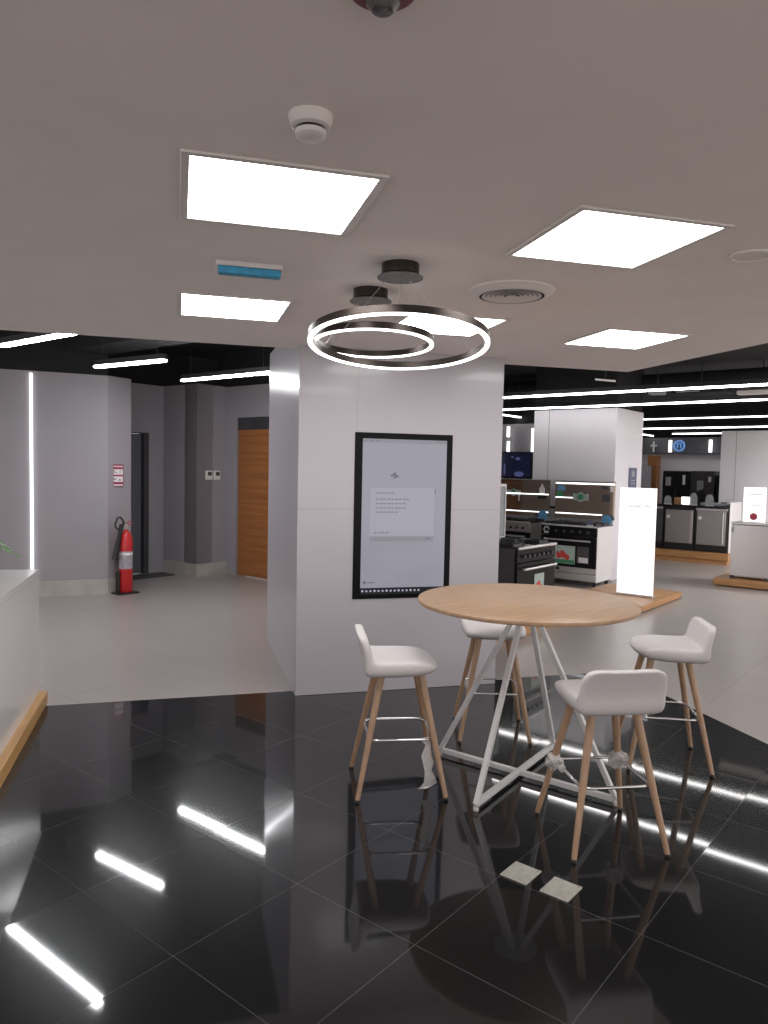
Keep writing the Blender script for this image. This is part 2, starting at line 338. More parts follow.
# doors
d1 = struct('door_1', B().box(.02, .40, .08, .12, .01, 2.17), 'door_grey', loc=S(6.18, 10.12), rotz=SA)
struct('door_frame', B().box(.40, .48, .0, .14, 0, 2.18).box(-.02, .0195, .0, .14, 0, 2.18).box(-.02, .48, .0, .14, 2.175, 2.19), 'darkgrey', d1)
struct('door_casing', B().box(.48, .54, -.015, .10, 0, 2.19).box(-.02, .54, -.015, -.0005, 2.19, 2.25), 'wall', d1)
d2 = struct('door_2', B().box(.03, .075, -1.10, .07, .012, 2.26), 'orange_wood', loc=S(7.50, 8.955), rotz=SA, bevel=.003)
struct('door_handle', B().cyl((.03, -.95, 1.02), (-.03, -.95, 1.02), .01).cyl((-.03, -.96, 1.02), (-.03, -.84, 1.02), .009), 'chrome', d2)

# showroom shell
struct('wall_rear', B().box(0, .2, -3.5, 2.6, 0, 2.62), 'wall', loc=S(12.7, 9.2), rotz=SA)
struct('wall_rear', B().box(0, .2, -3.5, 2.6, 2.62, 3.5), 'black_ceil', loc=S(12.72, 9.2), rotz=SA)
struct('wall_far', B().box(0, .2, -9, 9, 0, 2.28), 'column', loc=S(20.6, 4), rotz=SA)
struct('wall_far', B().box(0, .2, -9, 9, 2.70, 3.5), 'black_ceil', loc=S(20.6, 4), rotz=SA)
struct('trim_2', B().box(-.35, .2, -3, 6, 2.27, 2.70), 'fascia', loc=S(20.6, 4), rotz=SA, bevel=.01)
c2 = struct('column', B().box(0, 1.16, -1.44, 0, 0, 2.745), 'column', loc=S(11.4, 6.0), rotz=SA, bevel=.006)
struct('panel_seam', B().box(-.002, .001, -.285, -.275, 0, 2.745), 'seam', c2)
struct('column', B().box(.01, 1.14, -1.42, -.01, 2.745, 3.5), 'black_ceil', loc=S(11.4, 6.0), rotz=SA)
c3 = struct('column', B().box(0, 2.0, -3.3, 0, 0, 2.63), 'column', loc=S(16.3, 4.29), rotz=SA, bevel=.006)
struct('panel_seam', B().box(-.002, .001, -.30, -.29, 0, 2.63), 'seam', c3)
struct('trim_3', B().box(-.02, .0, -1.19, .75, 1.105, 1.145), 'darkgrey', loc=S(11.38, 5.75), rotz=SA)
# ducts under the black ceiling
struct('ceiling_duct', B().cyl((0, -6, 3.25), (0, 6, 3.25), .14), 'black_duct', loc=S(12.6, 4), rotz=SA)
struct('ceiling_duct', B().box(-.25, .25, -4, 5, 3.1, 3.4), 'black_duct', loc=S(5.0, 6.5), rotz=SA, bevel=.01)

# ------------------------------------------------------------------ round standing table
t = thing('standing_table', 'large round oak-topped standing table on a white crossed steel frame', 'table', (1.85, 3.69, 0))
top = obj('tabletop', B().lathe([(0, .978), (.588, .978), (.598, .982), (.6, .990), (.598, .9995), (.592, 1.0025), (0, 1.0025)], n=96), 'oak', t)
top.rotation_euler.z = R(25)
feet = [(1.534-1.85, 4.149-3.69), (2.167-1.85, 3.275-3.69), (1.446-1.85, 3.383-3.69), (2.239-1.85, 4.06-3.69)]
feet = [(-.33, .42), (.33, -.42), (-.40, -.31), (.385, .345)]
for fx, fy in feet:
    n = Vector((fx, fy)).normalized()
    lg = obj('leg', B().bar((fx, fy, .03), (n.x*.035, n.y*.035, .972), .028, .025), 'white_metal', t, bevel=.003)
    obj('foot_glide', B().cyl((fx, fy, 0), (fx, fy, .014), .014, n=14), 'plastic', lg)
obj('base_bar', B().bar((*feet[0], .032), (*feet[1], .030), .028, .028), 'white_metal', t, bevel=.003)
obj('base_bar', B().bar((*feet[2], .032), (*feet[3], .030), .028, .028), 'white_metal', t, bevel=.003)
obj('top_plate', B().cyl((0, 0, .966), (0, 0, .979), .12, n=24), 'white_metal', t)

# ------------------------------------------------------------------ bar stools (local +x is where the sitter faces)
def seat_mesh():
    bm = bmesh.new()
    # columns along x (back to front) with rows across y; heights shape the dish
    xs = [-.205, -.158, -.10, 0, .125, .205]
    ys = [-.205, -.15, -.06, .06, .15, .205]
    def top_z(x, y):
        return .714 + .004*abs(y)/.2 - (.024 if x > .16 else 0) - (.006 if abs(x) < .05 and abs(y) < .1 else 0)
    def bot_z(x, y):
        e = max(abs(x)/.205, abs(y)/.205); return .626 + (.014 if e > .95 else 0) + (.022 if x > .16 else (.006 if x > .1 else 0))
    def plan(x, y):                  # round the front more than the rear
        k = max(0, (x-.02)/.185); return x - .035*k*(abs(y)/.205)**2, y*(1-.10*k*k)
    V = {}
    for L in (0, 1):
        for i, x in enumerate(xs):
            for j, y in enumerate(ys):
                px, py = plan(x, y); V[L, i, j] = bm.verts.new((px, py, (bot_z if L == 0 else top_z)(x, y)))
    nx, ny = len(xs), len(ys); topf = {}
    for i in range(nx-1):
        for j in range(ny-1):
            bm.faces.new((V[0, i, j], V[0, i, j+1], V[0, i+1, j+1], V[0, i+1, j]))
            topf[i, j] = bm.faces.new((V[1, i, j], V[1, i+1, j], V[1, i+1, j+1], V[1, i, j+1]))
    for i in range(nx-1):
        bm.faces.new((V[0, i, 0], V[0, i+1, 0], V[1, i+1, 0], V[1, i, 0])); bm.faces.new((V[0, i, ny-1], V[1, i, ny-1], V[1, i+1, ny-1], V[0, i+1, ny-1]))
    for j in range(ny-1):
        bm.faces.new((V[0, 0, j], V[1, 0, j], V[1, 0, j+1], V[0, 0, j+1])); bm.faces.new((V[0, nx-1, j], V[0, nx-1, j+1], V[1, nx-1, j+1], V[1, nx-1, j]))
    # raise the low back from the rear strip
    faces = [topf[0, j] for j in range(ny-1)]
    for z, dx, sy in ((.030, -.004, 1.0), (.050, -.012, .985), (.036, -.012, .93), (.016, -.006, .74)):
        ret = bmesh.ops.extrude_face_region(bm, geom=faces)
        vs_ = [g for g in ret['geom'] if isinstance(g, bmesh.types.BMVert)]; nf = [g for g in ret['geom'] if isinstance(g, bmesh.types.BMFace)]
        bmesh.ops.delete(bm, geom=faces, context='FACES_ONLY')
        for v in vs_: v.co += Vector((dx, 0, z)); v.co.y *= sy
        faces = nf
    bmesh.ops.recalc_face_normals(bm, faces=bm.faces)
    me = bpy.data.meshes.new('seat'); bm.to_mesh(me); bm.free(); me.materials.append(M['white_leather'])
    me.polygons.foreach_set('use_smooth', [True]*len(me.polygons))
    return me
def film_strip(pts, wd, seed):
    rnd = random.Random(seed); b = B(); bm = b.bm; prev = None
    for (x, y, z) in pts:
        k = [bm.verts.new((x+rnd.uniform(-.008, .008)+u*wd*rnd.uniform(.5, 1.2), y+rnd.uniform(-.012, .012)+u*.01, z+rnd.uniform(-.006, .006))) for u in (-.5, 0, .5)]
        if prev:
            bm.faces.new((prev[0], prev[1], k[1], k[0])); bm.faces.new((prev[1], prev[2], k[2], k[1]))
        prev = k
    return b
SEAT = seat_mesh()
FX, FY, TX, TY = .232, .222, .105, .105
def leg_at(sx, sy, z):
    u = z/.63; return Vector((sx*(FX+(TX-FX)*u), sy*(FY+(TY-FY)*u), z))
def make_stool(label):
    t = thing('bar_stool', label, 'stool', group='white low-backed bar stools around the standing table')
    s = bpy.data.objects.new('seat', SEAT); COL.objects.link(s); s.parent = t
    md = s.modifiers.new('round', 'SUBSURF'); md.levels = 3; md.render_levels = 3
    for sx in (-1, 1):
        for sy in (-1, 1):
            lg = obj('leg', B().cyl(leg_at(sx, sy, .012), leg_at(sx, sy, .645), .0125, .0205, n=18), 'beech', t)
            obj('leg_tip', B().cyl(leg_at(sx, sy, 0), leg_at(sx, sy, .014), .0118, .0128, n=16), 'black', lg)
    # footrest ring inside the legs
    a, c = leg_at(1, 1, .302).x, leg_at(1, 1, .302).y; rr = .05; pts = []
    for cx, cy, a0 in ((a-rr, c-rr, 0), (-a+rr, c-rr, 90), (-a+rr, -c+rr, 180), (a-rr, -c+rr, 270)):
        for k in range(5): an = R(a0+k*22.5); pts.append((cx+rr*math.cos(an), cy+rr*math.sin(an), .302))
    obj('footrest', B().tube(pts, .0075, closed=True, n=10), 'chrome', t)
    return t
s1 = make_stool('white bar stool left of the table with torn clear film hanging from its footrest')
s1.location = (1.148, 3.775, 0); s1.rotation_euler.z = R(-9)
G = 'white low-backed bar stools around the standing table'
s2 = dup(s1, (1.982, 4.415, 0), R(-107), 'white bar stool behind the table, its seat partly hidden by the tabletop', G)
s3 = dup(s1, (1.924, 3.016, 0), R(83), 'nearest white bar stool, its backrest turned towards the viewer', G)
s4 = dup(s1, (2.80, 3.755, 0), R(157), 'white bar stool at the right end of the table by the beige floor', G)
def wrap(st, b): part_label(obj('plastic_wrap', b, 'film', st), 'torn clear packing film')
wrap(s1, film_strip([(.135, -.165, .312), (.138, -.16, .27), (.135, -.155, .22), (.142, -.15, .17), (.152, -.155, .13), (.162, -.15, .09), (.165, -.15, .06), (.145, -.15, .045), (.115, -.15, .035)], .065, 1))
wrap(s1, film_strip([(.11, -.09, .60), (.12, -.1, .56), (.12, -.105, .52), (.125, -.11, .49)], .02, 5))
def crumple(c, r, seed):
    rnd = random.Random(seed); b = B()
    bmesh.ops.create_icosphere(b.bm, subdivisions=3, radius=r, matrix=Matrix.Translation(c))
    for v in b.bm.verts: v.co += Vector((rnd.uniform(-1, 1), rnd.uniform(-1, 1), rnd.uniform(-1.4, 1)))*r*.35
    return b
wrap(s3, crumple((.165, .165, .297), .035, 2)); wrap(s3, crumple((.165, -.165, .297), .042, 3))
wrap(s3, crumple((.06, .168, .302), .014, 4))

# ------------------------------------------------------------------ reception desk
t = thing('reception_desk', 'white reception desk with a projecting oak plinth at the left edge', 'desk', (-.89, 5.6, 0))
obj('body', B().box(-1.0, -.05, -3.3, 0, .02, .915), 'desk', t, bevel=.003)
obj('countertop', B().box(-1.0, -.0485, -3.3, .001, .916, .957), 'desk', t, bevel=.002)
obj('plinth', B().box(-1.05, 0, -3.3, .02, 0, .088), 'desk_wood', t, bevel=.003)
t = thing('potted_fern', 'green fern whose leaf tip shows over the white reception desk', 'plant', (-1.36, 5.33, .957))
obj('pot', B().lathe([(0, 0), (.06, 0), (.085, .12), (.09, .125), (.08, .125), (.075, .10), (0, .10)]), 'white', t)
obj('soil', B().cyl((0, 0, .098), (0, 0, .108), .074), 'soil', t)
def frond(an, L, h, droop):
    b = B(); bm = b.bm; d = Vector((math.cos(an), math.sin(an), 0)); sd = Vector((-d.y, d.x, 0)); n = 14
    P = [d*(L*u) + Vector((0, 0, .10+h*math.sin(u*2.3)-droop*u*u)) for u in [k/n for k in range(n+1)]]
    b.tube(P, lambda u: .003*(1-u)+.0008, n=5)
    for k in range(3, n):
        wl = .075*math.sin(math.pi*(k/n)**.8)+.008
        for sg in (-1, 1):
            p = P[k]; q = p + sd*sg*wl + d*.02 - Vector((0, 0, .008)); mid = (p+q)/2
            v = [bm.verts.new(x) for x in (p, mid+d*.014, q, mid-d*.014)]; bm.faces.new(v)
            v2 = [bm.verts.new(x-Vector((0, 0, .0012))) for x in (p, mid+d*.014, q, mid-d*.014)]; bm.faces.new(v2[::-1])
    return b
for k in range(11): obj('frond', frond(R(-5)+k*2*math.pi/11, .36 if k == 0 else .31, .12+.03*(k % 3), .07 if k == 0 else .08), 'leaf', t)

# ------------------------------------------------------------------ pillar screen
t = thing('wall_display', 'tall black-framed touch screen set into the grey pillar', 'screen', (1.655, PY0, 1.35))
x0, x1, z0, z1 = -.388, .388, -.632, .628
obj('bezel', B().box(x0, x0+.060, -.006, .02, z0, z1).box(x1-.046, x1, -.006, .02, z0, z1).box(x0+.060, x1-.046, -.006, .02, z1-.045, z1).box(x0+.060, x1-.046, -.006, .02, z0, z0+.035), 'bezel', t, bevel=.002)
pn = obj('picture_panel', B().box(x0+.060, x1-.046, -.002, .012, z0+.035, z1-.045), 'screen', t)
def ui(name, m, a, b, c, d, lay=1): return obj(name, B().box(a, b, -.002-.0008*lay, -.0015, c, d), m, pn)
ui('taskbar', 'screen_dark', x0+.060, x1-.046, z0+.035, z0+.083)
for k in range(15):
    xx = x0+.070+k*.032
    o = obj('taskbar_icon', (B().box(xx, xx+.014, -.0042, -.0020, z0+.052, z0+.066) if k % 3 else B().cyl((xx+.007, -.0042, z0+.06), (xx+.007, -.0020, z0+.06), .009, n=14)), 'screen_icon', pn)
ui('browser_bar', 'screen_bar', x0+.060, x1-.046, z1-.075, z1-.045)
ui('dialog_card', 'screen_card', -.262, .248, -.155, .215)
ui('dialog_footer', 'screen_bar', -.262, .248, -.195, -.155)
ui('footer_button', 'screen_ink', .18, .22, -.178, -.170, 2)
for a, b, z in ((-.218, -.05, .175), (-.218, .08, .128), (-.218, .05, .094), (-.218, .04, .061), (-.218, -.03, .030), (-.23, -.10, -.128)):
    for k in range(int((b-a)/.03)): ui('text_line', 'screen_ink', a+k*.03, a+k*.03+.022+.004*(k % 2), z-.0035, z+.0035, 2)
ui('scroll_mark', 'screen_ink', .25, .258, .175, .21, 2)
obj('page_logo', B().ball((-.079, -.003, .309), .02, 1.6, .06, .45).ball((-.074, -.003, .322), .014, 1, .06, .8).ball((-.059, -.003, .302), .016, 1.3, .06, .5).ball((-.074, -.003, .289), .012, 1.4, .06, .35), 'screen_ink', pn)
obj('corner_logo', B().cyl((-.295, -.004, -.508), (-.295, -.002, -.508), .013, n=14).box(-.275, -.215, -.004, -.002, -.512, -.505), 'screen_ink', pn)
for k in range(3): ui('browser_text', 'screen_ink', x0+.066+k*.05, x0+.094+k*.05, z1-.062, z1-.057, 2)
ui('window_buttons', 'screen_ink', x1-.13, x1-.05, z1-.062, z1-.058, 2)

# ------------------------------------------------------------------ ceiling fixtures
def make_panel(label):
    t = thing('ceiling_panel_light', label, 'ceiling light', group='square light panels in the white ceiling')
    b = B(); o, i = .305, .279
    b.box(-o, o, -o, -i, -.008, 0).box(-o, o, i, o, -.008, 0).box(-o, -i, -i, i, -.008, 0).box(i, o, -i, i, -.008, 0)
    obj('frame', b, 'plastic', t, bevel=.002)
    obj('diffuser', B().box(-i, i, -i, i, -.005, -.001), 'panel', t, smooth=False)
    return t
PG = 'square light panels in the white ceiling'
p0 = make_panel('largest lit square ceiling panel, just beyond the smoke detector at upper left'); p0.location = (.305, 2.52, CZ)
dup(p0, (1.585, 2.555, CZ), 0, 'large lit square ceiling panel right of the round air vent at upper right', PG)
dup(p0, (.29, 4.30, CZ), 0, 'lit square ceiling panel beyond the small blue-faced box on the left', PG)
dup(p0, (1.555, 4.32, CZ), 0, 'lit square ceiling panel seen through the hanging rings', PG)
dup(p0, (2.82, 4.345, CZ), 0, 'lit square ceiling panel near the far right ceiling corner', PG)

def pendant(label, canopy, rc, hc, ring_c, r, tilt, tdir, group):
    t = thing('ring_pendant_light', label, 'pendant light', (canopy[0], canopy[1], CZ), 0, group)
    obj('canopy', B().lathe([(0, 0), (rc*.82, 0), (rc*.82, -hc*.72), (rc, -hc*.92)], n=40), 'bronze', t)
    obj('cover_plate', B().lathe([(rc, -hc*.92), (rc, -hc), (0, -hc), (0, -hc*.92)], n=40), 'bronze_flat', t)
    rm = Matrix.Translation(Vector(ring_c)-Vector((canopy[0], canopy[1], CZ))) @ Matrix.Rotation(tdir, 4, 'Z') @ Matrix.Rotation(tilt, 4, 'X')
    h, th, n = .030, .018, 96
    ring = obj('ring', B().lathe([(r, -h/2), (r, h/2), (r-th, h/2), (r-th, -h/2)], n=n, closed=True), 'bronze', t); ring.matrix_local = rm
    obj('diffuser', B().lathe([(r-.001, -h/2-.001), (r-.001, -h/2-.007), (r-th-.002, -h/2-.007), (r-th-.002, -h/2-.001)], n=n, closed=True), 'ring', ring)
    for k in range(3):
        a = 2*math.pi*k/3+.5
        q = rm @ Vector(((r-th/2)*math.cos(a), (r-th/2)*math.sin(a), h/2))
        obj('cable', B().cyl((rc*.6*math.cos(a), rc*.6*math.sin(a), -hc), q, .0013, n=6), 'cable', t)
    return t
pendant('larger hanging bronze light ring, white light along its lower edge', (.922, 3.14), .100, .060, (.918, 3.13, 2.266), .394, R(-8), R(-15.5), None)
pendant('smaller hanging bronze light ring inside the larger one', (.915, 3.63), .105, .060, (.925, 3.60, 2.34), .30, R(-4), R(-15.5), None)

t = thing('smoke_detector', 'white round smoke detector on the ceiling at upper left', 'smoke detector', (.317, 1.912, CZ))
obj('base', B().lathe([(0, 0), (.056, 0), (.057, -.006), (.050, -.028), (.042, -.032), (0, -.032)], n=40), 'plastic', t)
obj('chamber_gap', B().lathe([(0, -.0322), (.037, -.0322), (.037, -.039), (0, -.039)], n=32), 'black', t)
obj('cap', B().lathe([(.040, -.039), (.039, -.050), (.030, -.057), (0, -.058)], n=32), 'plastic', t)
t = thing('fire_beacon', 'red ceiling beacon with a clear dome at the top edge', 'alarm', (.355, 1.36, CZ))
obj('base', B().lathe([(0, 0), (.062, 0), (.062, -.018), (.05, -.026), (0, -.026)], n=32), 'dark_red', t)
obj('dome', B().lathe([(.032, -.026), (.031, -.040), (.020, -.052), (0, -.055)], n=24), 'glass', t)
obj('lamp', B().cyl((0, 0, -.026), (0, 0, -.044), .012, .008), 'plastic', t)
t = thing('round_air_vent', 'round white ceiling air vent with nested rings beside the bronze pendants', 'air vent', (1.57, 3.40, CZ))
obj('rim', B().lathe([(.210, 0), (.208, -.008), (.185, -.020), (.165, -.030), (.158, -.030), (.158, 0)], n=56), 'plastic', t)
obj('throat', B().lathe([(.1575, -.029), (.1575, -.003), (0, -.003)], n=48), 'black', t)
for k, r in enumerate((.128, .106, .084, .062, .040)):
    obj('louvre_ring', B().lathe([(r, -.0256), (r+.018, -.0296), (r+.018, -.0304), (r-.001, -.0264)], n=48, closed=True), 'plastic', t)
obj('hub', B().lathe([(0, -.031), (.030, -.031), (.024, -.024), (0, -.024)], n=24), 'plastic', t)
t = thing('exit_light_box', 'small ceiling box with a blue face above the left ceiling panels', 'light box', (.295, 3.345, CZ))
obj('housing', B().box(-.145, .145, -.02, .055, -.022, 0), 'plastic', t, bevel=.004)
obj('blue_cover', B().box(-.135, .135, -.016, .035, -.054, -.0225), 'film_blue', t, bevel=.004)
t = thing('ceiling_speaker', 'white round flush ceiling disc at the right edge of the photo', 'speaker', (2.205, 2.53, CZ))
obj('trim_ring', B().lathe([(.082, 0), (.080, -.008), (.070, -.010), (.068, 0)], n=40), 'plastic', t)
obj('grille', B().cyl((0, 0, -.001), (0, 0, -.006), .069, n=40), 'plastic', t)

# ------------------------------------------------------------------ linear lights
def linear(label, a, b, z, wd=.042, m='tube', group='linear lights under the black ceiling', wires=True):
    a3, b3 = Vector(S(*a, z)), Vector(S(*b, z)); c = (a3+b3)/2; d = b3-a3; L = d.length
    t = thing('linear_light', label, 'ceiling light', c, math.atan2(d.y, d.x), group)
    obj('housing', B().box(-L/2, L/2, -wd/2-.003, wd/2+.003, .004, .06), 'black', t)
    obj('diffuser', B().box(-L/2, L/2, -wd/2, wd/2, -.018, .0035), m, t, smooth=False)
    for k in (-.4, .4): obj('hanger', B().cyl((k*L, 0, .06), (k*L, 0, 3.5-z), .002, n=6), 'black', t)
LG = 'linear lights over the left hall'
linear('linear light at far left, cut by the white ceiling edge', (3.11, 7.03), (3.145, 5.46), 2.765, .055, 'tube_left', LG)
linear('short linear light in the middle of the left hall ceiling', (4.37, 7.64), (4.48, 6.53), 2.765, .055, 'tube_left', LG)
linear('linear light running to the left side of the pillar', (5.66, 7.865), (5.70, 6.25), 2.765, .055, 'tube_left', LG)
linear('nearest long linear light over the showroom right of the pillar', (9.22, 5.6), (9.22, .6), 2.75)
linear('second long linear light over the showroom, passing above the first column', (11.06, 6.9), (11.06, .8), 2.755, .048, 'tube_mid')
linear('third long linear light, between the two showroom columns', (18.1, 7.4), (18.1, .7), 3.05, .06, 'tube_far')
linear('fourth long linear light, just above the second showroom column', (17.0, 6.6), (17.0, .5), 2.755, .06, 'tube_far')
linear('linear light running away behind the first showroom column', (11.4, 6.98), (20.2, 7.06), 2.755, .04, 'tube_far')
linear('added linear fixture above the unseen fill lamp past the right edge', (13.6, 1.65), (13.6, -4.85), 2.925, .12)  # fixture added over the unseen lamp that brightens the columns
linear('farthest short linear light over the fridges', (19.3, 6.25), (19.3, 4.3), 2.755, .05, 'tube_far')
t = thing('wall_strip_light', 'tall vertical light strip on the grey wall beyond the reception desk', 'strip light', (-1.768, 10.08, 0), math.atan2(10.225-9.53, 6.0-.883))
obj('diffuser', B().box(-.016, .016, -.006, .03, .02, 2.80), 'strip', t, smooth=False)
for a, z0, z1, lb in ((7.21, 2.37, 2.57, 'upper short vertical light tube on the rear wall right behind the pillar edge'), (7.20, 2.09, 2.29, 'lower short vertical light tube above the dark television'), (6.68, 2.07, 2.53, 'longer vertical light tube beside the first showroom column')):
    t = thing('tube_light', lb, 'wall light', S(12.66, a, z0), SA, 'vertical tubes on the rear showroom wall')
    obj('diffuser', B().box(-.02, .02, -.02, .02, 0, z1-z0), 'tag_lit' if 0 else 'strip', t, smooth=False)
    obj('back_rail', B().box(.0205, .04, -.026, .026, 0, z1-z0), 'white_metal', t)
for a, lb in ((6.59, 'vertical light tube left of the blue round emblem on the dark fascia'), (5.57, 'vertical light tube at the right end of the dark fascia')):
    t = thing('tube_light', lb, 'wall light', S(20.2, a, 2.31), SA, 'vertical tubes on the dark fascia')
    obj('diffuser', B().box(-.03, .02, -.035, .035, 0, .32), 'strip', t, smooth=False)
    obj('back_rail', B().box(.0205, .05, -.04, .04, 0, .32), 'white_metal', t)

# ------------------------------------------------------------------ left hall things
t = thing('fire_extinguisher', 'red carbon dioxide extinguisher with a black horn beside the grey wall corner', 'fire extinguisher', S(5.415, 8.74), SA)
obj('stand', B().box(-.16, .13, -.12, .10, 0, .018).box(-.13, -.10, -.02, .03, .018, .30), 'black', t, bevel=.003)
obj('cylinder', B().lathe([(0, .02), (.078, .02), (.086, .035), (.086, .70), (.078, .755), (.055, .80), (.03, .825), (.03, .845), (0, .845)], n=36), 'red', t)
obj('instruction_label', B().lathe([(.0868, .33), (.0868, .56)], n=36), 'grey_paper', t)
obj('label_band', B().lathe([(.0873, .51), (.0873, .545)], n=36), 'paper', t)
obj('valve', B().cyl((0, 0, .84), (0, 0, .90), .022).box(-.03, .02, -.015, .015, .88, .91), 'steel', t)
obj('handle', B().bar((0, 0, .90), (.07, -.03, .92), .018, .008).bar((0, 0, .925), (.07, -.03, .96), .018, .008), 'red', t)
obj('hose', B().tube([(-.02, 0, .89), (-.05, -.005, .97), (-.09, -.01, 1.01), (-.13, -.015, .995), (-.165, -.02, .93), (-.165, -.025, .88), (-.12, -.03, .85)], .012, n=10), 'black', t)
obj('horn', B().cyl((-.085, -.035, .92), (-.10, -.03, .82), .024, .026).cyl((-.10, -.03, .82), (-.165, -.01, .46), .026, .042, n=20), 'black', t)
t = thing('fire_instruction_sign', 'small red and white fire instruction sign on the wall above the extinguisher', 'sign', S(5.335, 8.86, 1.55), SA)
t.rotation_euler.z = SA
obj('plate', B().box(-.115, .115, -.004, .004, -.145, .145), 'paper', t)
obj('red_band', B().box(-.10, .115, -.006, -.0042, .125, .145).box(-.09, .105, -.006, -.0042, .080, .110).box(-.09, .105, -.006, -.0042, -.012, .010).box(-.09, .105, -.006, -.0042, -.118, -.085).box(-.10, .115, -.006, -.0042, -.145, -.135).box(-.10, -.092, -.006, -.0042, -.135, .125).box(.107, .115, -.006, -.0042, -.135, .125), 'sign_red', t)
obj('pictogram', B().box(-.03, -.01, -.006, -.0042, .03, .065).box(.0, .02, -.006, -.0042, .025, .05).box(.06, .07, -.006, -.0042, .02, .07).box(-.04, .01, -.006, -.0042, -.06, -.035).box(.04, .08, -.006, -.0042, -.07, -.05), 'grey_paper', t)
for k, a in enumerate((7.15, 7.30)):
    t = thing('thermostat', ('left' if k == 0 else 'right')+' one of two small white thermostats on the grey hall wall', 'thermostat', S(a, 9.268, 1.555), SA, 'thermostats on the hall wall')
    obj('housing', B().box(-.062, .062, -.022, 0, -.07, .07), 'plastic', t, bevel=.006)
    obj('display', B().box(-.03, .045, -.0235, -.0222, -.005, .052), 'darkgrey', t)
t = tag(obj('door_mat', B().box(-.55, .48, -.20, .16, 0, .014), 'darkgrey', loc=S(6.36, 9.86), rotz=SA, bevel=.004), 'dark mat on the floor at the grey door', 'mat')

# ------------------------------------------------------------------ floor socket plates
for k, (a, b) in enumerate(((2.768, 1.451), (2.768, 1.266))):
    t = thing('floor_socket_plate', ('farther-left' if k == 0 else 'nearer-right')+' one of two square metal plates set in the black floor', 'floor socket', S(a, b, 0), SA, 'metal plates in the floor')
    obj('plate', B().box(-.069, .069, -.062, .062, 0, .004), 'socket', t, bevel=.001)
    obj('lid', B().box(-.055, .055, -.048, .048, .0042, .0055).cyl((.0, .0, .0042), (0, 0, .0062), .038, n=28), 'socket', t)
    obj('screw', B().cyl((-.058, .05, .004), (-.058, .05, .0052), .005, n=10).cyl((.058, -.05, .004), (.058, -.05, .0052), .005, n=10), 'steel', t)

# ------------------------------------------------------------------ showroom: cookers (local -x is the front, y across)
def cooker(label, wd, ht, z0, loc, rotz, side, front, poster, badge, nk=6, knob_m='darkgrey', trim='steel_light', dep=.60, panel_h=.13):
    t = thing('range_cooker', label, 'cooker', loc, rotz)
    h = ht
    body = obj('body', B().box(.03, dep, -wd/2+.012, wd/2-.012, z0+.08, h-.02), 'black', t)
    obj('side_panel', B().box(.02, dep, -wd/2, -wd/2+.0115, z0+.075, h-.005), side, t)
    obj('side_panel', B().box(.02, dep, wd/2-.0115, wd/2, z0+.075, h-.005), side, t)
    ct = obj('cooktop', B().box(-.01, dep, -wd/2, wd/2, h-.004, h+.018), 'black_gloss', t, bevel=.003)
    obj('front_rail', B().box(-.035, -.0105, -wd/2, wd/2, h-.012, h+.016), trim, t, bevel=.008)
    for i, (bx, by) in enumerate(((.17, -wd*.33), (.43, -wd*.33), (.30, 0), (.17, wd*.33), (.43, wd*.33))):
        bn = obj('burner', B().lathe([(0, h+.018), (.05, h+.018), (.05, h+.026), (.03, h+.034), (0, h+.034)], (bx, by, 0), 20), 'black', t)
        gr = B()
        for s in (-.10, .10): gr.box(bx-.11, bx+.11, by+s-.006, by+s+.006, h+.018, h+.042); gr.box(bx+s-.006, bx+s+.006, by-.11, by+.11, h+.018, h+.042)
        gr.box(bx-.11, bx+.11, by-.005, by+.005, h+.034, h+.044); obj('grate', gr, 'black', t)
    pm = 'bezel' if front == 'black' else 'steel'
    obj('control_panel', B().box(-.012, .029, -wd/2, wd/2, h-.02-panel_h, h-.014), pm, t, bevel=.003)
    for k in range(nk):
        y = -wd*.36+k*wd*.72/(nk-1)
        kn = obj('knob', B().cyl((-.012, y, h-.02-panel_h*.5), (-.042, y, h-.02-panel_h*.5), .021, .018, n=18), knob_m, t)
    zt = h-.03-panel_h; zd = z0+.285
    dr = obj('oven_door', B().box(-.014, .029, -wd/2+.003, wd/2-.003, zd, zt), 'bezel', t, bevel=.004)
    hb = B().cyl((-.062, -wd*.42, zt-.055), (-.062, wd*.42, zt-.055), .014, n=16)
    for s in (-.38, .38): hb.cyl((-.014, wd*s, zt-.055), (-.062, wd*s, zt-.055), .009, n=10)
    obj('handle', hb, trim, dr)
    obj('lower_panel', B().box(-.010, .029, -wd/2+.003, wd/2-.003, z0+.195, zd-.004), 'steel', t, bevel=.002)
    obj('drawer', B().box(-.014, .029, -wd/2+.003, wd/2-.003, z0+.085, z0+.190), 'steel', t, bevel=.003)
    for sx in (.08, dep-.06):
        for sy in (-1, 1): obj('foot', B().cyl((sx, sy*(wd/2-.05), z0), (sx, sy*(wd/2-.05), z0+.08), .026, n=14), 'black', t)
    if poster:
        y0, y1, q0, q1 = poster
        ps = obj('poster', B().box(-.0165, -.0145, y0, y1, q0, q1), 'mint', dr)
        hh = q1-q0; ww = y1-y0; yc = (y0+y1)/2
        pp = B()
        for (u, v, r) in ((-.15, .42, .16), (.05, .46, .17), (.18, .36, .15), (-.02, .62, .12), (-.2, .56, .10)): pp.ball((-.017, yc-u*ww, q0+v*hh), 1, .0009, r*min(hh, ww)*1.0, r*min(hh, ww), n=14)
        obj('poster_picture', pp, 'pepper', ps)
        obj('poster_base', B().box(-.0172, -.0166, y0+.01, y1-.01, q0+.02*hh, q0+.22*hh), 'green', ps)
    return t
